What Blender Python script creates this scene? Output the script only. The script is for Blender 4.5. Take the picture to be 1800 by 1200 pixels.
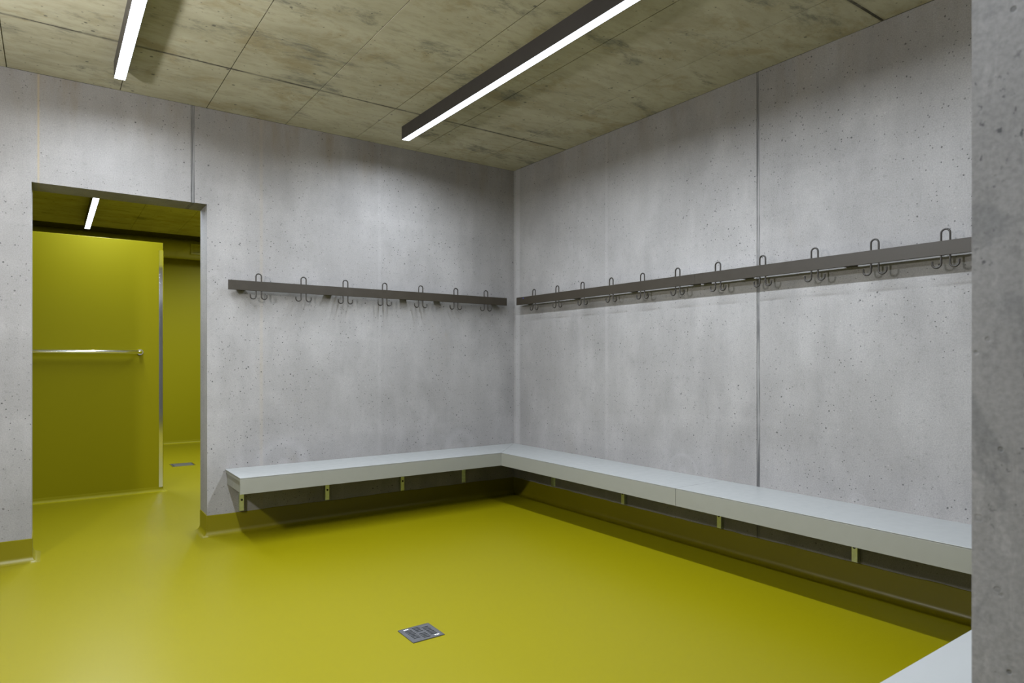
import bpy, bmesh, math, random
from mathutils import Vector, Matrix
random.seed(7)
D = bpy.data
S = bpy.context.scene
C = S.collection
for o in list(D.objects):
    D.objects.remove(o)

# ------------------------------------------------------------------ camera, world, exposure
cam = D.cameras.new('camera')
camo = D.objects.new('camera', cam)
C.objects.link(camo)
S.camera = camo
cam.sensor_fit = 'HORIZONTAL'
cam.sensor_width = 36.0
cam.lens = 1150.55 * 36 / 1800
cam.shift_y = (633.33 - 600) / 1800
cam.clip_start = 0.02
camo.location = (-3.4643, -4.8651, 1.2046)
camo.rotation_euler = (math.pi / 2, 0, -math.radians(35.3007))
cam.dof.use_dof = True
cam.dof.focus_distance = 4.8
cam.dof.aperture_fstop = 8.0

W = D.worlds.new('world')
S.world = W
W.use_nodes = True
W.node_tree.nodes['Background'].inputs[0].default_value = (0.0, 0.0, 0.0, 1)
W.node_tree.nodes['Background'].inputs[1].default_value = 0.0

S.view_settings.view_transform = 'Standard'
S.view_settings.look = 'None'
S.view_settings.gamma = 1.0
S.view_settings.use_curve_mapping = False
S.view_settings.exposure = 0.0

LAMP_W = 42.5          # watts of light per metre of the ceiling strip lights
SPREAD = math.radians(169)
LAMP_COL = (0.785, 0.872, 1.0)
WALL_LAMP = 900.0       # emission of the small wall lamp beside the camera's left edge

# ------------------------------------------------------------------ dimensions (metres)
H = 2.9296             # ceiling
XL = -4.43             # left wall
YN = -4.5483           # near wall, room side
TH = 0.241             # wall thickness
DX1, DX2, DT = -3.5474, -2.5782, 2.274   # doorway
BD, BT = 0.4368, 0.1059                  # bench depth and height of its fascia
RD = 0.0852            # coat rail stand-off
SY = 5.66              # far wall of the shower room
SXL, SXR = -5.2, -0.9

# ------------------------------------------------------------------ node helpers
class NT:
    def __init__(s, name):
        s.m = D.materials.new(name)
        s.m.use_nodes = True
        s.t = s.m.node_tree
        s.b = s.t.nodes['Principled BSDF']
        s.pos = None
    def n(s, typ, **kw):
        nd = s.t.nodes.new(typ)
        for k, v in kw.items():
            setattr(nd, k, v)
        return nd
    def set(s, sock, v):
        if hasattr(v, 'links') or hasattr(v, 'is_linked'):
            s.t.links.new(v, sock)
        else:
            if isinstance(v, (tuple, list)) and sock.type == 'RGBA' and len(v) == 3:
                v = (*v, 1)
            sock.default_value = v
    def P(s):
        if s.pos is None:
            s.pos = s.n('ShaderNodeNewGeometry').outputs['Position']
        return s.pos
    def scaled(s, sc, off=(0, 0, 0)):
        m = s.n('ShaderNodeMapping')
        s.t.links.new(s.P(), m.inputs[0])
        m.inputs['Scale'].default_value = sc
        m.inputs['Location'].default_value = off
        return m.outputs[0]
    def noise(s, sc, scale=1.0, detail=4, rough=0.55, off=(0, 0, 0), dist=0.0):
        nd = s.n('ShaderNodeTexNoise')
        s.t.links.new(s.scaled(sc, off), nd.inputs['Vector'])
        nd.inputs['Scale'].default_value = scale
        nd.inputs['Detail'].default_value = detail
        nd.inputs['Roughness'].default_value = rough
        nd.inputs['Distortion'].default_value = dist
        return nd.outputs['Fac']
    def voro(s, sc, off=(0, 0, 0)):
        nd = s.n('ShaderNodeTexVoronoi')
        s.t.links.new(s.scaled(sc, off), nd.inputs['Vector'])
        nd.inputs['Scale'].default_value = 1.0
        return nd.outputs['Distance']
    def ramp(s, v, a, b, lo=0.0, hi=1.0, smooth=True):
        nd = s.n('ShaderNodeMapRange', interpolation_type='SMOOTHSTEP' if smooth else 'LINEAR')
        s.set(nd.inputs['Value'], v)
        nd.inputs['From Min'].default_value = a
        nd.inputs['From Max'].default_value = b
        nd.inputs['To Min'].default_value = lo
        nd.inputs['To Max'].default_value = hi
        return nd.outputs[0]
    def math(s, op, a, b=0.0):
        nd = s.n('ShaderNodeMath', operation=op)
        s.set(nd.inputs[0], a)
        s.set(nd.inputs[1], b)
        return nd.outputs[0]
    def mix(s, f, a, b, mode='MIX'):
        nd = s.n('ShaderNodeMix', data_type='RGBA', blend_type=mode)
        s.set(nd.inputs[0], f)
        s.set(nd.inputs[6], a)
        s.set(nd.inputs[7], b)
        return nd.outputs[2]
    def xyz(s):
        nd = s.n('ShaderNodeSeparateXYZ')
        s.t.links.new(s.P(), nd.inputs[0])
        return nd.outputs
    def bump(s, h, strength=0.3, dist=0.01):
        nd = s.n('ShaderNodeBump')
        nd.inputs['Strength'].default_value = strength
        nd.inputs['Distance'].default_value = dist
        s.set(nd.inputs['Height'], h)
        s.t.links.new(nd.outputs[0], s.b.inputs['Normal'])

def concrete(name, lo, mid, hi, pores=1.0, stain=0.5, seams=(), rings=(), axis=None, near=False, warm=(0.1502, 0.1149, 0.0679)):
    k = NT(name)
    big = k.noise((1, 1, 1), 0.9, 5, 0.6)
    med = k.noise((1, 1, 0.6), 3.2, 5, 0.6, off=(3, 1, 5))
    streak = k.noise((9, 9, 0.7), 1.0, 4, 0.6, off=(7, 2, 0))
    band = k.noise((0.5, 0.5, 7), 1.0, 3, 0.5, off=(1, 5, 2))
    grain = k.noise((1, 1, 1), 160, 3, 0.6)
    speck = k.noise((1, 1, 1), 38, 4, 0.7, off=(2, 9, 4))
    cloud = k.noise((1.6, 1.6, 1.1), 1.6, 7, 0.66, off=(8, 6, 2), dist=0.4)
    col = k.mix(k.ramp(big, 0.3, 0.72), lo, mid)
    col = k.mix(k.math('MULTIPLY', k.ramp(med, 0.40, 0.72), 0.6), col, hi)
    col = k.mix(k.ramp(cloud, 0.34, 0.56, 0.75, 0.0), col, k.mix(1.0, col, (0.88, 0.88, 0.88), 'MULTIPLY'))
    col = k.mix(k.ramp(streak, 0.35, 0.7, 0.0, 0.55), col, k.mix(1.0, col, (0.90, 0.90, 0.905), 'MULTIPLY'))
    col = k.mix(k.ramp(band, 0.52, 0.7, 0.0, 0.5), col, k.mix(1.0, col, (1.09, 1.09, 1.09), 'MULTIPLY'))
    col = k.mix(k.ramp(grain, 0.3, 0.7, 0.0, 1.0), k.mix(1.0, col, (0.80, 0.80, 0.80), 'MULTIPLY'), col)
    col = k.mix(k.ramp(speck, 0.54, 0.70, 0.0, 0.6), col, k.mix(1.0, col, (0.74, 0.74, 0.74), 'MULTIPLY'))
    if near:      # trowel smears, pitted patches and scratches that show at arm's length
        sm = k.noise((1, 1, 0.7), 7, 5, 0.6, off=(1, 2, 3), dist=0.8)
        col = k.mix(k.ramp(sm, 0.50, 0.56, 0.0, 0.8), col, k.mix(1.0, col, (0.74, 0.75, 0.76), 'MULTIPLY'))
        sm2 = k.noise((1, 6, 1.2), 9, 5, 0.65, off=(5, 2, 8), dist=0.5)
        col = k.mix(k.ramp(sm2, 0.55, 0.66, 0.0, 0.7), col, k.mix(1.0, col, (1.22, 1.22, 1.22), 'MULTIPLY'))
        pit = k.noise((1, 1, 1), 80, 4, 0.6, off=(2, 2, 9), dist=0.3)
        pm = k.math('MULTIPLY', k.ramp(pit, 0.60, 0.67, 0.0, 0.85), k.ramp(k.noise((1, 1, 1), 5, 3, 0.6, off=(8, 1, 1)), 0.48, 0.58))
        col = k.mix(pm, col, (0.035, 0.035, 0.034))
        sc_ = k.noise((40, 40, 0.8), 1, 3, 0.6, off=(3, 1, 0))
        col = k.mix(k.ramp(sc_, 0.60, 0.70, 0.0, 0.4), col, k.mix(1.0, col, (1.2, 1.2, 1.2), 'MULTIPLY'))
    # warm cement stains with ragged outlines
    st = k.noise((1.0, 1.0, 0.55), 1.7, 6, 0.68, off=(11, 3, 8))
    col = k.mix(k.ramp(st, 0.60, 0.78, 0.0, stain), col, warm)
    X, Y, Z = k.xyz()
    # drips that run down from the joint under the slab
    top = k.ramp(Z, H - 0.42, H - 0.02, 0.0, 1.0)
    dr = k.noise((5, 5, 0.8), 1.0, 5, 0.65, off=(4, 4, 1))
    col = k.mix(k.math('MULTIPLY', k.ramp(dr, 0.44, 0.7), k.math('MULTIPLY', top, min(1.0, 1.5 * stain))), col, warm)
    hc = {'x': X, 'y': Y}.get(axis)
    for (c, w, tone, f) in seams:      # pale or tan marks of the formwork edges
        d = k.math('ABSOLUTE', k.math('SUBTRACT', hc, c))
        m = k.math('MULTIPLY', k.ramp(d, w * 0.4, w, 1.0, 0.0), k.ramp(streak, 0.2, 0.7, f * 0.4, f))
        col = k.mix(m, col, tone)
    for (c, z0, r, w, f) in rings:     # pale water rings above the bench
        dx = k.math('SUBTRACT', hc, c)
        dz = k.math('SUBTRACT', Z, z0)
        d = k.math('SQRT', k.math('ADD', k.math('MULTIPLY', dx, dx), k.math('MULTIPLY', dz, dz)))
        d = k.math('ADD', d, k.math('MULTIPLY', k.math('SUBTRACT', med, 0.5), 0.03))
        e = k.math('ABSOLUTE', k.math('SUBTRACT', d, r))
        ring = k.ramp(e, 0.0, w, f, 0.0)
        core = k.ramp(d, 0.02, 0.05, f * 0.9, 0.0)
        col = k.mix(k.math('MAXIMUM', ring, core), col, (0.3124, 0.3018, 0.2933))
    fl = k.math('ADD', k.voro((11, 11, 11), (4.1, 0.4, 2.2)), 0.0)
    col = k.mix(k.ramp(fl, 0.03, 0.07, 0.22, 0.0), col, (0.38, 0.36, 0.34))
    # blow holes: spheres cut by the surface, in loose clusters
    clus = k.noise((1, 1, 1), 1.6, 3, 0.6, off=(5, 5, 9))
    wob = k.math('MULTIPLY', k.math('SUBTRACT', k.noise((1, 1, 1), 95, 2, 0.5, off=(6, 1, 1)), 0.5), 0.09)
    v1 = k.math('ADD', k.voro((15, 15, 15)), wob)
    v2 = k.math('ADD', k.voro((36, 36, 36), (0.3, 0.7, 0.1)), wob)
    v3 = k.math('ADD', k.voro((4.6, 4.6, 4.6), (2.3, 1.7, 0.6)), k.math('MULTIPLY', wob, 0.4))
    p1 = k.math('MULTIPLY', k.ramp(v1, 0.055, 0.085, 0.97, 0.0), k.ramp(clus, 0.36, 0.54))
    p2 = k.math('MULTIPLY', k.ramp(v2, 0.10, 0.14, 0.9, 0.0), k.ramp(clus, 0.32, 0.58))
    p3 = k.ramp(v3, 0.022, 0.034, 0.75, 0.0)
    p = k.math('MULTIPLY', k.math('MAXIMUM', p1, k.math('MAXIMUM', p2, p3)), pores)
    col = k.mix(p, col, (0.045, 0.043, 0.04))
    k.set(k.b.inputs['Base Color'], col)
    k.b.inputs['Roughness'].default_value = 0.72
    k.b.inputs['Specular IOR Level'].default_value = 0.3
    h = k.math('ADD', k.math('MULTIPLY', grain, 0.10), k.math('MULTIPLY', speck, 0.35))
    h = k.math('SUBTRACT', h, k.math('MULTIPLY', p, 1.2))
    k.bump(h, 0.35, 0.004)
    return k.m

M = {}
_lo, _mid, _hi = (0.1916, 0.1805, 0.1680), (0.2360, 0.2231, 0.2087), (0.2753, 0.2609, 0.2452)
M['wall_x'] = concrete('concrete_back', _lo, _mid, _hi, 1.0, 0.42, axis='x',
    seams=((-1.313, 0.018, (0.3003, 0.2872, 0.2717), 0.13), (-3.514, 0.007, (0.2646, 0.2096, 0.1235), 0.7), (-2.22, 0.015, (0.2574, 0.2096, 0.1358), 0.25)),
    rings=((-2.07, 0.455, 0.155, 0.06, 0.18), (-0.57, 0.46, 0.125, 0.06, 0.15)))
M['wall_y'] = concrete('concrete_side', _lo, _mid, _hi, 0.9, 0.18, axis='y',
    seams=((-1.216, 0.02, (0.2932, 0.2805, 0.2655), 0.2), (-0.06, 0.05, (0.3003, 0.2907, 0.2779), 0.45), (-3.83, 0.02, (0.2932, 0.2805, 0.2655), 0.4)),
    rings=((-1.95, 0.46, 0.115, 0.02, 0.14), (-3.106, 0.462, 0.045, 0.008, 0.16)))
M['jamb'] = concrete('concrete_jamb', (0.19, 0.18, 0.168), (0.24, 0.228, 0.214), (0.30, 0.287, 0.272), 0.7, 0.05, near=True)

def ceiling_concrete():
    k = NT('concrete_ceiling')
    big = k.noise((1, 1, 1), 1.1, 6, 0.62)
    grainx = k.noise((1.6, 4.5, 3), 1.0, 7, 0.68, off=(4, 2, 0), dist=0.6)
    fine = k.noise((9, 26, 10), 1.0, 5, 0.7, off=(1, 6, 0))
    blot = k.noise((1.7, 2.6, 1), 1.3, 8, 0.74, off=(9, 1, 3), dist=0.35)
    smud = k.noise((1.6, 3.4, 1), 1.1, 8, 0.76, off=(2, 8, 7), dist=0.3)
    grain = k.noise((1, 1, 1), 120, 3, 0.6)
    col = k.mix(k.ramp(big, 0.32, 0.7), (0.2851, 0.2601, 0.1796), (0.3786, 0.3548, 0.2593))
    col = k.mix(k.ramp(grainx, 0.35, 0.68, 0.0, 0.6), col, (0.4228, 0.3972, 0.2992))
    col = k.mix(k.ramp(fine, 0.45, 0.74, 0.0, 0.45), col, (0.1966, 0.1797, 0.1158))
    col = k.mix(k.ramp(blot, 0.50, 0.66, 0.0, 0.6), col, (0.2263, 0.1797, 0.0878))
    col = k.mix(k.ramp(smud, 0.53, 0.68, 0.0, 0.85), col, (0.1229, 0.1229, 0.0996))
    X, Y, Z = k.xyz()
    dirt = k.noise((3, 3, 1), 2.5, 6, 0.72, off=(1, 1, 4))
    for yy in (-0.742, -3.24):            # grime along the cross joints
        d = k.math('ABSOLUTE', k.math('SUBTRACT', Y, yy))
        m = k.math('MULTIPLY', k.ramp(d, 0.003, 0.022, 1.0, 0.0), k.ramp(dirt, 0.38, 0.62, 0.1, 0.75))
        col = k.mix(m, col, (0.10, 0.09, 0.06))
    v1 = k.voro((7, 7, 7))
    p = k.ramp(v1, 0.05, 0.085, 0.85, 0.0)
    v2 = k.voro((18, 18, 18), (0.2, 0.5, 0.3))
    p = k.math('MAXIMUM', p, k.ramp(v2, 0.06, 0.11, 0.7, 0.0))
    col = k.mix(p, col, (0.09, 0.085, 0.07))
    k.set(k.b.inputs['Base Color'], col)
    k.b.inputs['Roughness'].default_value = 0.7
    k.b.inputs['Specular IOR Level'].default_value = 0.3
    h = k.math('ADD', k.math('MULTIPLY', grain, 0.15), k.math('MULTIPLY', fine, 0.5))
    h = k.math('SUBTRACT', h, p)
    k.bump(h, 0.3, 0.004)
    return k.m
M['ceiling'] = ceiling_concrete()

def dark_joint():
    k = NT('dark_joint_line')
    a = k.noise((5, 5, 5), 1.0, 6, 0.75)
    k.set(k.b.inputs['Base Color'], k.mix(k.ramp(a, 0.40, 0.66), (0.035, 0.030, 0.020), (0.20, 0.185, 0.14)))
    k.b.inputs['Roughness'].default_value = 0.85
    return k.m
M['joint_dark'] = dark_joint()

def joint_mat():
    k = NT('joint_mortar')
    s = k.noise((160, 160, 1.4), 1.0, 5, 0.7)
    w = k.noise((2, 2, 2.6), 1.0, 4, 0.65, off=(3, 3, 3))
    col = k.mix(k.ramp(s, 0.42, 0.58), (0.042, 0.040, 0.038), (0.172, 0.164, 0.154))
    col = k.mix(k.ramp(w, 0.48, 0.66, 0.0, 0.55), col, (0.193, 0.184, 0.172))
    k.set(k.b.inputs['Base Color'], col)
    k.b.inputs['Roughness'].default_value = 0.8
    k.bump(s, 0.5, 0.004)
    return k.m
M['joint'] = joint_mat()

def resin(name, col, rough, var=0.05, bumpv=0.03, spec=0.35):
    k = NT(name)
    a = k.noise((1, 1, 1), 1.3, 2, 0.5, off=(.31, .17, .43))
    b = k.noise((1.5, 1.5, 22), 1.0, 4, 0.6, off=(2, 2, 2))
    k.b.inputs['Roughness'].default_value = rough
    if var:
        c = k.mix(k.ramp(a, 0.3, 0.7), tuple(x * (1 - var) for x in col), tuple(x * (1 + var) for x in col))
        k.set(k.b.inputs['Base Color'], c)
    else:
        k.b.inputs['Base Color'].default_value = (*col, 1)
    k.b.inputs['Specular IOR Level'].default_value = spec
    if bumpv:
        k.bump(k.math('ADD', k.math('MULTIPLY', a, 0.5), k.math('MULTIPLY', b, bumpv * 10)), bumpv, 0.01)
    return k.m
YEL = (0.138, 0.118, 0.0004)
M['floor'] = resin('yellow_resin_floor', YEL, 0.37, 0.0, 0.0, spec=0.18)
M['skirt'] = resin('yellow_resin_upstand', (0.122, 0.103, 0.0004), 0.40, 0.05, 0.03)
M['yellow'] = resin('yellow_wall_coating', (0.180, 0.158, 0.0006), 0.50, 0.0, 0.0, spec=0.1)
M['duct'] = resin('olive_duct_paint', (0.30, 0.28, 0.085), 0.45, 0.03, 0.0)

def plain(name, col, rough, metal=0.0, var=0.03, spec=0.5, sc=20):
    k = NT(name)
    a = k.noise((1, 1, 1), sc, 3, 0.5)
    c = k.mix(k.ramp(a, 0.3, 0.7), tuple(x * (1 - var) for x in col), tuple(min(1, x * (1 + var)) for x in col))
    k.set(k.b.inputs['Base Color'], c)
    k.set(k.b.inputs['Roughness'], k.ramp(a, 0.3, 0.7, rough * 0.93, rough * 1.07))
    k.b.inputs['Metallic'].default_value = metal
    k.b.inputs['Specular IOR Level'].default_value = spec
    return k.m
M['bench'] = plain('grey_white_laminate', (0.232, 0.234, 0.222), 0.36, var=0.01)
M['bench_shaded'] = plain('grey_white_laminate_shaded', (0.172, 0.168, 0.138), 0.45, var=0.01)  # seat laminate with shade and yellow floor bounce put into the colour
M['core'] = plain('board_core', (0.30, 0.31, 0.28), 0.6)
M['rail'] = plain('bronze_powder_coat', (0.026, 0.021, 0.0145), 0.45, var=0.05, spec=0.2)
M['hook'] = plain('dark_bronze_rod', (0.020, 0.0165, 0.012), 0.40, var=0.05, spec=0.3)
M['galv'] = plain('galvanised_steel', (0.56, 0.61, 0.46), 0.36, 0.92, 0.08, sc=60)
M['bolt'] = plain('dark_bolt', (0.035, 0.033, 0.03), 0.45, 0.6)
M['housing'] = plain('brown_grey_lamp_housing', (0.030, 0.026, 0.025), 0.45)
M['chrome'] = plain('polished_steel', (0.80, 0.80, 0.79), 0.10, 1.0, 0.01)
M['steel'] = plain('brushed_drain_steel', (0.105, 0.105, 0.108), 0.42, 0.7, 0.05, sc=90)
M['pit'] = plain('drain_pit', (0.012, 0.012, 0.012), 0.6)
M['print'] = plain('white_print', (0.85, 0.86, 0.88), 0.5)
M['white'] = plain('white_enamel', (0.75, 0.75, 0.74), 0.4)
M['blue'] = plain('blue_dot', (0.03, 0.03, 0.35), 0.4)

def emit(name, col, st):
    k = NT(name)
    k.b.inputs['Base Color'].default_value = (0.8, 0.8, 0.8, 1)
    k.b.inputs['Emission Color'].default_value = (*col, 1)
    k.b.inputs['Emission Strength'].default_value = st
    return k.m
M['led'] = emit('opal_led_diffuser', LAMP_COL, 6.0)
M['opal'] = emit('opal_wall_lamp', (0.97, 0.98, 1.0), WALL_LAMP)

# ------------------------------------------------------------------ mesh helpers
def bx(bm, x0, x1, y0, y1, z0, z1):
    x0, x1 = sorted((x0, x1)); y0, y1 = sorted((y0, y1)); z0, z1 = sorted((z0, z1))
    v = [bm.verts.new(p) for p in ((x0, y0, z0), (x1, y0, z0), (x1, y1, z0), (x0, y1, z0),
                                   (x0, y0, z1), (x1, y0, z1), (x1, y1, z1), (x0, y1, z1))]
    for f in ((3, 2, 1, 0), (4, 5, 6, 7), (0, 1, 5, 4), (1, 2, 6, 5), (2, 3, 7, 6), (3, 0, 4, 7)):
        bm.faces.new([v[i] for i in f])

def prism(bm, poly, z0, z1):
    a = [bm.verts.new((x, y, z0)) for x, y in poly]
    b = [bm.verts.new((x, y, z1)) for x, y in poly]
    n = len(poly)
    bm.faces.new(list(reversed(a)))
    bm.faces.new(b)
    for i in range(n):
        j = (i + 1) % n
        bm.faces.new((a[i], a[j], b[j], b[i]))

def tube(bm, pts, r, seg=10, caps=True):
    pts = [Vector(p) for p in pts]
    rings = []
    t0 = (pts[1] - pts[0]).normalized()
    up = Vector((0, 0, 1)) if abs(t0.z) < 0.9 else Vector((0, 1, 0))
    nrm = t0.cross(up).normalized()
    for i, p in enumerate(pts):
        if i == 0:
            t = t0
        elif i == len(pts) - 1:
            t = (pts[-1] - pts[-2]).normalized()
        else:
            t = ((pts[i + 1] - p).normalized() + (p - pts[i - 1]).normalized()).normalized()
        nrm = (nrm - t * nrm.dot(t)).normalized()
        b = t.cross(nrm)
        rings.append([bm.verts.new(p + (nrm * math.cos(a) + b * math.sin(a)) * r)
                      for a in (2 * math.pi * k / seg for k in range(seg))])
    for i in range(len(rings) - 1):
        for k in range(seg):
            j = (k + 1) % seg
            bm.faces.new((rings[i][k], rings[i][j], rings[i + 1][j], rings[i + 1][k]))
    if caps:
        bm.faces.new(list(reversed(rings[0])))
        bm.faces.new(rings[-1])

def mesh(name, bm, mat, bevel=0.0, smooth=False):
    bmesh.ops.recalc_face_normals(bm, faces=bm.faces)
    if bevel:
        es = [e for e in bm.edges if len(e.link_faces) == 2 and e.calc_face_angle(0) > 0.6]
        bmesh.ops.bevel(bm, geom=es, offset=bevel, segments=2, profile=0.5, affect='EDGES', clamp_overlap=True)
    me = D.meshes.new(name)
    bm.to_mesh(me)
    bm.free()
    me.materials.append(mat)
    if smooth:
        for p in me.polygons:
            p.use_smooth = True
        if hasattr(me, 'set_sharp_from_angle'):
            me.set_sharp_from_angle(angle=math.radians(40))
    return me

def obj(name, data, parent=None, loc=None, rz=0.0):
    o = D.objects.new(name, data)
    C.objects.link(o)
    if loc is not None:
        o.location = loc
    if rz:
        o.rotation_euler = (0, 0, rz)
    if parent is not None:
        o.parent = parent
        if loc is None:     # mesh written in world coordinates
            o.matrix_parent_inverse = parent_inv(parent)
    return o

def parent_inv(p):
    m = Matrix.LocRotScale(p.location, p.rotation_euler, p.scale)
    if p.parent is not None:
        m = parent_inv(p.parent).inverted() @ m
    return m.inverted()

def part(name, fn, mat, parent=None, bevel=0.0, smooth=False):
    bm = bmesh.new()
    fn(bm)
    return obj(name, mesh(name, bm, mat, bevel, smooth), parent)

def boxes(*bs):
    def f(bm):
        for b in bs:
            bx(bm, *b)
    return f

def struct(o, label=None, cat=None):
    o['kind'] = 'structure'
    if label:
        o['label'] = label
    if cat:
        o['category'] = cat
    return o

def thing(name, label, cat, loc, group=None):
    o = D.objects.new(name, None)
    C.objects.link(o)
    o.empty_display_size = 0.1
    o.location = loc
    o['label'] = label
    o['category'] = cat
    if group:
        o['group'] = group
    return o

# ------------------------------------------------------------------ the room shell
floor = struct(part('floor', boxes((SXL - .3, .3, -7.2, SY + .3, -.12, 0)), M['floor']),
               'glossy mustard yellow resin floor running through both rooms', 'floor')

JX = (-2.667 - .012, -2.667 + .012)     # dark casting joint above the doorway
wb = struct(part('wall_back', boxes(
    (XL - .25, DX1, 0, TH, 0, H + .02), (DX1, JX[0], 0, TH, DT, H + .02)), M['wall_x']),
    'bare grey concrete wall with the doorway, above the shorter bench', 'wall')
part('panel', boxes((DX2, -.0, 0, TH, 0, H + .02), (JX[1], DX2, 0, TH, DT, H + .02), (-.0, .25, 0, TH, 0, H + .02)), M['wall_x'], wb)
part('joint_strip', boxes((JX[0], JX[1], .0035, TH, DT, H + .02)), M['joint'], wb)

JY = (-2.522 - .0115, -2.522 + .0115)
wr = struct(part('wall_right', boxes((0, .25, JY[1], 0, 0, H + .02)), M['wall_y']),
            'bare grey concrete wall on the right with a dark vertical joint', 'wall')
part('panel', boxes((0, .25, -7.0, JY[0], 0, H + .02)), M['wall_y'], wr)
part('joint_strip', boxes((.003, .25, JY[0], JY[1], 0, H + .02)), M['joint'], wr)

struct(part('wall_left', boxes((XL - .25, XL, -7.0, 0, 0, H + .02)), M['wall_y']),
       'bare concrete wall at the left end of the changing room', 'wall')
NO = -4.15                                # left side of the opening the picture is taken through
wn = struct(part('wall_near', boxes((-2.5756, 0, YN - TH, YN, 0, H + .02), (XL, NO, YN - TH, YN, 0, H + .02),
                                    (NO, -2.5756, YN - TH, YN, DT, H + .02)), M['jamb']),
            'pitted grey concrete door jamb close to the camera at the right edge', 'wall')
struct(part('wall_entry', boxes((XL, 0, -7.0, -6.75, 0, H + .02)), M['jamb']),
       'concrete wall of the entry space behind the camera', 'wall')

# ceiling: slab with the cast imprint of every formwork board as a panel of its own
ce = struct(part('ceiling', boxes((SXL - .3, .3, -7.0, 5.11, H + .015, H + .25), (SXL - .3, .3, 5.11, SY + .3, H + .3, H + .45),
                                  (SXL - .3, .3, 5.08, 5.11, H + .2, H + .45)), M['ceiling']),
            'board-marked olive grey concrete ceiling with dark formwork joints', 'ceiling')
XJ = [0.0, -.42, -.998, -1.521, -2.05, -2.583, -3.091, -3.666, XL]
YJ = [0.0, -.742, -3.24, YN]
for i in range(len(XJ) - 1):
    for j in range(len(YJ) - 1):
        g = .0024
        dz = random.uniform(-.0006, .0018)
        part('panel', boxes((XJ[i + 1] + g, XJ[i] - (g if i else .006), YJ[j + 1] + .007, YJ[j] - (.007 if j else .006), H + dz, H + .016)), M['ceiling'], ce)
    part('panel', boxes((XJ[i + 1] + .001, XJ[i] - .001, -6.75, YN - TH, H, H + .016)), M['ceiling'], ce)
for y in YJ[1:3]:
    part('joint_strip', boxes((XL, 0, y - .0069, y + .0069, H + .001, H + .0155)), M['joint_dark'], ce)
part('joint_strip', boxes((XL, 0, -.0058, 0, H + .0004, H + .0155)), M['joint_dark'], ce)
part('joint_strip', boxes((-.0058, 0, YN, -.006, H + .0004, H + .0155)), M['joint_dark'], ce)
XJ2 = [SXR, -1.521, -2.05, -2.583, -3.091, -3.666, -4.2, SXL]
for i in range(len(XJ2) - 1):
    for ya, yb in ((TH, 2.7), (2.7, 5.11)):
        dz = random.uniform(-.0006, .0018)
        part('panel', boxes((XJ2[i + 1] + .0015, XJ2[i] - .0015, ya + .0015, yb - .0015, H + dz, H + .016)), M['ceiling'], ce)

# shower room behind the doorway, coated yellow
struct(part('wall_shower_far', boxes((SXL, SXR, SY, SY + .2, 0, H + .3)), M['yellow']),
       'yellow coated wall at the far end of the shower room', 'wall')
struct(part('wall_shower_left', boxes((SXL - .2, SXL, TH, SY, 0, H + .3)), M['yellow']),
       'yellow coated left wall of the shower room', 'wall')
struct(part('wall_shower_right', boxes((SXR, SXR + .2, TH, SY, 0, H + .3)), M['yellow']),
       'yellow coated right wall of the shower room', 'wall')
struct(part('wall_shower_front', boxes((SXL, DX1 - .004, TH, TH + .004, 0, H), (DX2 + .004, SXR, TH, TH + .004, 0, H),
                                       (DX1 - .004, DX2 + .004, TH, TH + .004, DT + .004, H)), M['yellow']),
       'yellow coating on the shower side of the doorway wall', 'wall')
PY, PX, PZ = 1.919, -2.603, 2.287
wp = struct(part('wall_partition', boxes((SXL, PX, PY, PY + .11, 0, PZ)), M['yellow'], bevel=.003),
            'yellow freestanding shower partition seen through the doorway', 'partition')
def trim(bm):
    poly = [(PX - .034, PY - .0005), (PX - .033, PY - .0016), (PX - .026, PY - .0024), (PX - .003, PY - .0058), (PX + .003, PY - .004),
            (PX + .003, PY + .112), (PX - .034, PY + .112), (PX - .034, PY + .1105), (PX + .0006, PY + .1105), (PX + .0006, PY - .0005)]
    prism(bm, poly, .042, 2.216)
part('edge_trim', trim, M['chrome'], wp)

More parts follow.
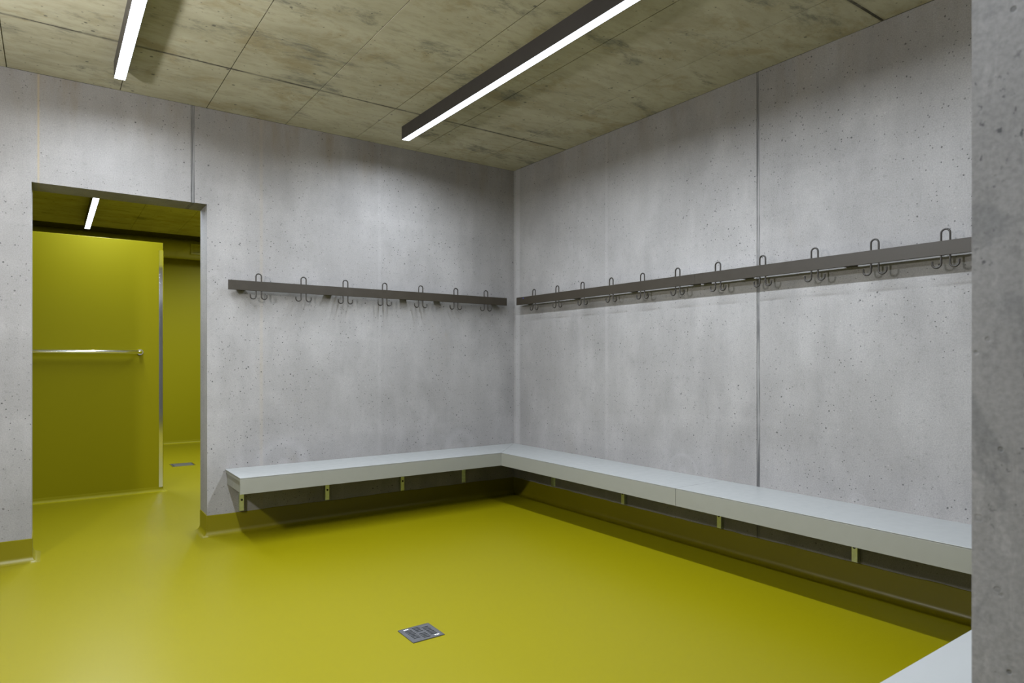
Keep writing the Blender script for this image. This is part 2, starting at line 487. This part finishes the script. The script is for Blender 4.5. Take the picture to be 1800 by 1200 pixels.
# coved resin upstand at the foot of the walls
def upstand(name, path, label, mat='skirt', top=.138, r=.036, t=.0035, jit=.0025):
    """path: wall line, room on the left-hand side of travel"""
    prof = [(0.0, 0.0), (t, -.0025)]
    n = 7
    low = [(t, r)]
    for k in range(1, n + 1):
        a = math.pi / 2 * k / n
        low.append((t + r * (1 - math.cos(a)), r * (1 - math.sin(a)) + .0006))
    low.append((t + r + .003, .0002))
    pts = [Vector(p) for p in path]
    stations = []
    for i in range(len(pts) - 1):
        a, b = pts[i], pts[i + 1]
        d = (b - a).normalized()
        nn = Vector((-d.y, d.x))
        if i == 0:
            m0 = nn
        else:
            dp = (a - pts[i - 1]).normalized()
            np_ = Vector((-dp.y, dp.x))
            m0 = (nn + np_) / (1 + nn.dot(np_))
        if i == len(pts) - 2:
            m1 = nn
        else:
            dn = (pts[i + 2] - b).normalized()
            n2 = Vector((-dn.y, dn.x))
            m1 = (nn + n2) / (1 + nn.dot(n2))
        L = (b - a).length
        q = max(1, int(L / .06))
        for s in range(q + 1):
            if s == 0 and i > 0:
                continue
            u = s / q
            if s == 0:
                mm = m0
            elif s == q:
                mm = m1
            else:
                mm = nn
            if 0 < s < q:
                # keep the offset lines straight next to a mitre
                dist0, dist1 = u * L, (1 - u) * L
                if i > 0 and dist0 < .1 and abs((m0 - nn).length) > .01: continue
                if i < len(pts) - 2 and dist1 < .1 and abs((m1 - nn).length) > .01: continue
            stations.append((a + (b - a) * u, mm))
    bm = bmesh.new()
    rows = []
    for (p, m) in stations:
        zt = top + random.uniform(-jit, jit)
        pr = [(0.0, zt), (t, zt - .002)] + low
        rows.append([bm.verts.new((p.x + m.x * d, p.y + m.y * d, z)) for d, z in pr])
    for a, b in zip(rows[:-1], rows[1:]):
        for k in range(len(a) - 1):
            bm.faces.new((a[k], b[k], b[k + 1], a[k + 1]))
    o = obj(name, mesh(name, bm, M[mat], smooth=True))
    return struct(o, label, 'skirting')

upstand('baseboard_right', [(-2.5756, YN - TH), (-2.5756, YN), (0, YN), (0, 0), (DX2, 0), (DX2, TH)],
        'yellow coved resin skirting below the benches and round the right door jamb', top=.142)
upstand('baseboard_left', [(DX1, TH), (DX1, 0), (XL, 0), (XL, YN), (NO, YN), (NO, YN - TH)],
        'yellow coved resin skirting left of the doorway')
upstand('baseboard_partition', [(PX, PY + .11), (PX, PY), (SXL, PY)],
        'low yellow cove along the foot of the shower partition', 'yellow', top=.045, r=.03, t=.0006, jit=0)
upstand('baseboard_shower', [(SXR, SY), (SXL, SY)],
        'low yellow cove along the far shower wall', 'yellow', top=.045, r=.03, t=.0006, jit=0)

# ------------------------------------------------------------------ benches
def bracket(parent, kind, at, c, bolt=True):
    """wall bracket under a bench. kind 'b' back wall (at = x), 'r' right wall (at = y), 'n' near wall (at = x)"""
    loc, rz = {'b': ((at, 0, 0), 0.0), 'r': ((0, at, 0), -math.pi / 2), 'n': ((at, YN, 0), math.pi)}[kind]
    key = 'bracket_T' if c else 'bracket_sq'
    if key not in MESH:
        bm = bmesh.new()
        if c:
            bx(bm, -.019, .019, -.004, -.0004, .15, .424)
            bx(bm, -.002, .002, -.030, -.004, .15, .424)
        else:
            bx(bm, -.0155, .0155, -.030, -.0004, .152, .424)
        bx(bm, -.0155 if not c else -.006, .0155 if not c else .006, -BD + .03, -.030, .392, .424)
        MESH[key] = mesh(key, bm, M['galv'], .0012)
        b2 = bmesh.new()
        tube(b2, [(0, -.0335, .229), (0, -.0295, .229)], .0075, 12)
        MESH['bolt'] = mesh('bolt', b2, M['bolt'])
    p = parent.location
    o = obj('bracket', MESH[key], parent, loc=(loc[0] - p.x, loc[1] - p.y, loc[2] - p.z), rz=rz)
    if not c:
        obj('bolt', MESH['bolt'], o, loc=(0, 0, 0))
    return o
MESH = {}

def bench(label, loc, poly, fascia, brackets, kind, end_panel=None, mitre=()):
    t = thing('wall_bench', label, 'bench', loc, 'white wall benches of the changing room')
    def top(bm):
        prism(bm, poly, .446, .45)
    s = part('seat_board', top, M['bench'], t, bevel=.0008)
    cx = sum(p[0] for p in poly) / 4
    cy = sum(p[1] for p in poly) / 4
    core = []
    for x, y in poly:
        core.append((x, y))
    def sub(bm):
        n = len(poly)
        inset = []
        for i in range(n):
            p0, p1, p2 = Vector(poly[i - 1]), Vector(poly[i]), Vector(poly[(i + 1) % n])
            d1, d2 = (p1 - p0).normalized(), (p2 - p1).normalized()
            n1, n2 = Vector((-d1.y, d1.x)), Vector((-d2.y, d2.x))
            q = p1 + (n1 + n2) / (1 + n1.dot(n2)) * INS
            inset.append((q.x, q.y))
        prism(bm, inset, .424, .4461)
    part('core_board', sub, M['bench_shaded'], t)
    part('fascia', lambda bm: prism(bm, fascia, .45 - BT, .4438), M['bench_shaded'], t, bevel=.0008)
    if end_panel:
        part('end_panel', boxes(end_panel), M['bench_shaded'], t, bevel=.0008)
    for at, c in brackets:
        bracket(t, kind, at, c)
    return t
INS = .003
FT = .018
G = .001
BL = -2.4627
bench('pale grey-white bench along the back wall, beside the doorway', (-1.45, 0, 0),
      [(BL, 0), (BL, -BD), (-BD - G, -BD), (-G * 2, 0)],
      [(BL, -BD), (-BD - .0, -BD), (-BD + FT * 0 - .0, -BD + FT), (BL, -BD + FT)],
      [(-2.36, False), (-1.7475, False), (-1.1255, False), (-.533, True)], 'b',
      end_panel=(BL + .012, BL + .028, -BD + FT, -.004, .45 - BT, .424))
SEAM = -2.264
bench('pale bench unit on the right wall, between room corner and fascia seam', (0, -1.2, 0),
      [(0, -G * 2), (-BD, -BD - G), (-BD, SEAM + G), (0, SEAM + G)],
      [(-BD, -BD), (-BD, SEAM + G), (-BD + FT, SEAM + G), (-BD + FT, -BD + 0)],
      [(-.5835, True), (-1.418, False)], 'r')
bench('pale bench unit on the right wall, nearest the concrete jamb', (0, -3.4, 0),
      [(0, SEAM - G), (-BD, SEAM - G), (-BD, YN + BD + G), (0, YN + G * 2)],
      [(-BD, SEAM - G), (-BD, YN + BD), (-BD + FT, YN + BD), (-BD + FT, SEAM - G)],
      [(-2.2625, False), (-3.109, False), (-3.95, False)], 'r')
bench('white bench cut off at the bottom right corner of the picture', (-1.45, YN, 0),
      [(-G * 2, YN), (-BD - G, YN + BD), (BL, YN + BD), (BL, YN)],
      [(-BD, YN + BD), (BL, YN + BD), (BL, YN + BD - FT), (-BD, YN + BD - FT)],
      [(-2.36, False), (-1.7475, False), (-1.1255, False), (-.533, True)], 'n',
      end_panel=(BL + .012, BL + .028, YN + .004, YN + BD - FT, .45 - BT, .424))

# ------------------------------------------------------------------ coat rails with hooks
RT, RB, RTH = 1.7593, 1.6925, .013
def hook_mesh():
    r, R = .0046, .0187
    pts = []
    zt, zb = 1.8175 - r - R, 1.6315 + r + R
    # left J, tip first
    c = -2 * R - .000
    pts.append((c - R, 0, zb + .013))
    for k in range(0, 9):
        a = math.pi + math.pi * k / 8
        pts.append((c + R * math.cos(a), 0, zb + R * math.sin(a)))
    pts.append((-R, 0, (zt + zb) / 2))
    for k in range(0, 9):
        a = math.pi - math.pi * k / 8
        pts.append((R * math.cos(a), 0, zt + R * math.sin(a)))
    pts.append((R, 0, (zt + zb) / 2))
    c = 2 * R
    for k in range(0, 9):
        a = math.pi + math.pi * k / 8
        pts.append((c + R * math.cos(a), 0, zb + R * math.sin(a)))
    pts.append((c + R, 0, zb + .013))
    bm = bmesh.new()
    tube(bm, pts, r, 10)
    return mesh('hook', bm, M['hook'], smooth=True)
HOOK = hook_mesh()
HY = RD - .0075
bmb = bmesh.new()
bx(bmb, -.03, .03, -(RD - RTH + .001), -.0004, 1.698, 1.704)      # flat arm
bx(bmb, -.03, .03, -.004, -.0004, 1.698, 1.752)                  # plate on the wall
bx(bmb, -.03, .03, -(RD - RTH + .001), -(RD - RTH + .001) + .004, 1.698, 1.752)
BRK = mesh('rail_bracket', bmb, M['rail'], .0008)

def coat_rail(label, loc, rz, a0, a1, hooks, brks, dot=None):
    """local frame: x along the wall, wall at y=0, room towards -y"""
    t = thing('coat_rail', label, 'coat rail', loc, 'bronze coat rails on the concrete walls')
    t.rotation_euler = (0, 0, rz)
    bm = bmesh.new()
    bx(bm, a0, a1, -RD, -RD + RTH, RB, RT)
    obj('rail_bar', mesh('rail_bar', bm, M['rail'], .0012), t, loc=(0, 0, 0))
    for h in hooks:
        obj('hook', HOOK, t, loc=(h, -HY, 0))
    for b in brks:
        obj('bracket', BRK, t, loc=(b, 0, 0))
    if dot:
        bm = bmesh.new()
        tube(bm, [(dot, -RD - .0006, RT - .012), (dot, -RD + .002, RT - .012)], .0045, 12)
        obj('blue_sticker', mesh('blue_sticker', bm, M['blue']), t, loc=(0, 0, 0))
    return t
# local x on the right wall points along -y of the world
coat_rail('bronze coat rail with seven double hooks on the back wall', (0, 0, 0), 0.0, -2.4592, -.1354,
          [-2.258, -1.942, -1.624, -1.303, -.986, -.656, -.353], [-2.36, -1.735, -1.11, -.80, -.22])
coat_rail('bronze coat rail section on the right wall, starting at the room corner', (0, 0, 0), -math.pi / 2, .1585, 2.1172,
          [.408, .722, 1.031, 1.349, 1.66, 1.973], [.26, .886, 1.514, 2.07], dot=.262)
coat_rail('bronze coat rail section on the right wall, running behind the near jamb', (0, 0, 0), -math.pi / 2, 2.1186, 4.39,
          [2.291, 2.602, 2.919, 3.235, 3.553, 3.87, 4.185], [2.155, 2.462, 3.082, 3.70, 4.30])

# ------------------------------------------------------------------ linear ceiling lights
LW, LZ = .0583, 2.8341
def strip_light(label, x0, y0, y1, f=1.0):
    t = thing('strip_light', label, 'ceiling light', (x0 + LW / 2, (y0 + y1) / 2, H), 'linear ceiling lights')
    e = .0018
    part('housing', boxes((x0, x0 + e, y0, y1, LZ, H + .0005), (x0 + LW - e, x0 + LW, y0, y1, LZ, H + .0005),
                          (x0 + e, x0 + LW - e, y0 + e, y1 - e, H - .012, H + .0005)), M['housing'], t)
    part('end_cap', boxes((x0 + e, x0 + LW - e, y1 - e, y1, LZ, H + .0005)), M['housing'], t)
    part('end_cap', boxes((x0 + e, x0 + LW - e, y0, y0 + e, LZ, H + .0005)), M['housing'], t)
    la = D.lights.new('led_strip', 'AREA')
    la.shape = 'RECTANGLE'
    la.size = LW - 2 * e
    la.size_y = y1 - y0 - 2 * e
    la.energy = f * LAMP_W * (y1 - y0)
    la.color = LAMP_COL
    la.spread = SPREAD
    lo = D.objects.new('led_strip', la)
    C.objects.link(lo)
    lo.parent = t
    lo.location = (0, 0, LZ - .0004 - H)
    part('diffuser', boxes((x0 + e, x0 + LW - e, y0 + e, y1 - e, LZ + .0005, LZ + .006)), M['led'], t)
    return t
strip_light('long bright strip light with brown-grey housing at the centre of the ceiling', -1.3364, -4.1, -.4498)
strip_light('bright strip light on the ceiling above the doorway, at upper left', -3.1566, -4.1, -.4498)
strip_light('small bright strip light on the shower ceiling, seen through the doorway', -3.103, .45, 4.79, 0.85)
strip_light('added unseen strip light in the shower room, right of the doorway', -1.31, .45, 4.79, 0.85)  # added by symmetry, unseen; brightens the far wall, duct and floor

strip_light('added unseen strip light behind the camera, brightening the near jamb', -3.1566, -6.5, -4.95, 0.45)  # added lamp, never in view, to lift the dark near jamb

# small wall lamp on the left wall, outside the picture: it throws the hook shadows and the shade beside the left strip light
t = thing('wall_lamp', 'small square opal wall lamp on the left wall outside the picture', 'wall lamp', (XL, -2.1, 2.12))
part('back_plate', boxes((XL, XL + .03, -2.19, -2.01, 2.03, 2.21)), M['white'], t, bevel=.004)
part('opal_cover', boxes((XL + .03, XL + .10, -2.17, -2.03, 2.05, 2.19)), M['opal'], t, bevel=.012)

# ------------------------------------------------------------------ floor drain in the changing room
dx0, dx1, dy0, dy1 = -2.194, -2.0475, -2.3455, -2.198
t = thing('floor_drain', 'square slotted steel drain grate in the changing room floor', 'floor drain', ((dx0 + dx1) / 2, (dy0 + dy1) / 2, 0))
def grate(bm):
    w = dx1 - dx0
    cols = [(.227, [.20 + .096 * k for k in range(7)]), (.51, [.10 + .096 * k for k in range(4)] + [.585 + .096 * k for k in range(4)]),
            (.787, [.20 + .096 * k for k in range(7)])]
    us = [0, .117, .337, .40, .62, .677, .897, 1]
    def cell(u0, u1, v0, v1):
        bx(bm, dx0 + u0 * w, dx0 + u1 * w, dy1 - v0 * w, dy1 - v1 * w, .0004, .0030)
    for a in (0, 2, 4, 6):
        cell(us[a], us[a + 1], 0, 1)
    for ci, a in ((0, 1), (1, 3), (2, 5)):
        v = 0
        for s in cols[ci][1]:
            cell(us[a], us[a + 1], v, s - .023)
            v = s + .023
        cell(us[a], us[a + 1], v, 1)
part('grate', grate, M['steel'], t)
part('frame', boxes((dx0 - .003, dx0 - .0006, dy0 - .003, dy1 + .003, .0003, .0034), (dx1 + .0006, dx1 + .003, dy0 - .003, dy1 + .003, .0003, .0034),
                    (dx0 - .0006, dx1 + .0006, dy0 - .003, dy0 - .0006, .0003, .0034), (dx0 - .0006, dx1 + .0006, dy1 + .0006, dy1 + .003, .0003, .0034)), M['steel'], t)
part('drain_pit', boxes((dx0 - .0006, dx1 + .0006, dy0 - .0006, dy1 + .0006, .0001, .0003)), M['pit'], t)
def lettering(txt, x, y, rz, size, parent):
    cu = D.curves.new('lettering', 'FONT')
    cu.body = txt
    cu.size = size
    cu.align_x = 'CENTER'
    cu.align_y = 'CENTER'
    cu.extrude = .0002
    cu.offset = .0001
    cu.resolution_u = 3
    tmp = D.objects.new('lettering_tmp', cu)
    C.objects.link(tmp)
    bpy.context.view_layer.update()
    me = D.meshes.new_from_object(tmp.evaluated_get(bpy.context.evaluated_depsgraph_get()))
    D.objects.remove(tmp)
    me.materials.clear()
    me.materials.append(M['print'])
    p = parent.location
    o = obj('lettering', me, parent, loc=(x - p.x, y - p.y, .0033 - p.z), rz=rz)
    o['label'] = 'small white raised lettering'
    return o
gw = dx1 - dx0
lettering('aco', dx0 + .205 * gw, dy1 - .075 * gw, 0, .0165, t)
lettering('aco', dx0 + .825 * gw, dy1 - .905 * gw, math.pi, .0165, t)

# ------------------------------------------------------------------ shower room fittings
# grab rail on the partition
t = thing('grab_rail', 'polished steel grab rail fixed to the yellow shower partition', 'grab rail', (-3.2, PY, 1.28))
gx = -2.80
def bar(bm):
    pts = [(-4.35, PY - .012, 1.28), (-4.35, PY - .045, 1.28), (-4.338, PY - .06, 1.28)]
    pts += [(-4.32 + (gx + 4.30) * k / 4, PY - .066, 1.28) for k in range(5)]
    for k in range(1, 7):
        a = math.pi / 2 * k / 6
        pts.append((gx - .02 + .032 * math.sin(a), PY - .066 + .032 * (1 - math.cos(a)), 1.28))
    pts.append((gx + .012, PY - .006, 1.28))
    tube(bm, pts, .0165, 16)
part('bar', bar, M['chrome'], t, smooth=True)
for x in (gx + .012, -4.35):
    part('flange', lambda bm: tube(bm, [(x, PY - .007, 1.28), (x, PY - .0004, 1.28)], .026, 20), M['chrome'], t, smooth=True)

# ventilation duct under the slab
DYc, DR = 5.40, .136
DZc = 2.777
t = thing('ventilation_duct', 'round olive-yellow ventilation duct below the shower ceiling', 'duct', (-2.6, DYc, DZc))
part('pipe', lambda bm: tube(bm, [(SXL + .02, DYc, DZc), (SXR - .02, DYc, DZc)], DR, 40), M['duct'], t, smooth=True)
for k in range(18):
    x = -4.3 + k * .153
    if -1.86 < x < -1.3:
        continue
    part('seam_band', lambda bm: tube(bm, [(x - .0025, DYc, DZc), (x + .0025, DYc, DZc)], DR + .0022, 40), M['duct'], t, smooth=True)
# air grille in the duct
ga = math.radians(8)
gx0, gz0, gz1 = -1.83, 2.70, 2.845
yf = DYc - DR - .008
gl = part('air_grille', boxes((gx0, gx0 + .028, yf, yf + .035, gz0, gz1), (gx0 + .028, -1.36, yf, yf + .035, gz1 - .02, gz1), (gx0 + .028, -1.36, yf, yf + .035, gz0, gz0 + .022),
                    (gx0 + .028, -1.36, yf + .001, yf + .035, gz0 + .038, gz0 + .046)), M['duct'], t)
gl['label'] = 'small slotted air grille set into the round duct'
part('backing', boxes((gx0 + .028, -1.36, yf + .018, yf + .022, gz0 + .02, gz1 - .02)), M['pit'], gl)
for k in range(14):
    x = gx0 + .047 + k * .028
    part('slat', boxes((x, x + .009, yf + .002, yf + .018, gz0 + .046, gz1 - .02)), M['duct'], gl)
part('damper_bar', boxes((gx0 + .03, -1.36, yf + .004, yf + .01, gz0 + .026, gz0 + .036)), M['chrome'], gl)

# shower floor drain
t = thing('shower_drain', 'steel drain cover in the yellow floor of the shower room', 'floor drain', (-2.2, 3.5, 0))
sx0, sx1, sy0, sy1 = -2.325, -2.08, 3.383, 3.628
part('frame', boxes((sx0, sx0 + .012, sy0, sy1, .0003, .004), (sx1 - .012, sx1, sy0, sy1, .0003, .004),
                    (sx0 + .012, sx1 - .012, sy0, sy0 + .008, .0003, .004), (sx0 + .012, sx1 - .012, sy1 - .008, sy1, .0003, .004)), M['chrome'], t)
part('cover', boxes((sx0 + .03, sx1 - .024, sy0 + .012, sy1 - .012, .0006, .003)), M['steel'], t)
part('drain_pit', boxes((sx0 + .012, sx1 - .012, sy0 + .008, sy1 - .008, .0001, .0004)), M['pit'], t)
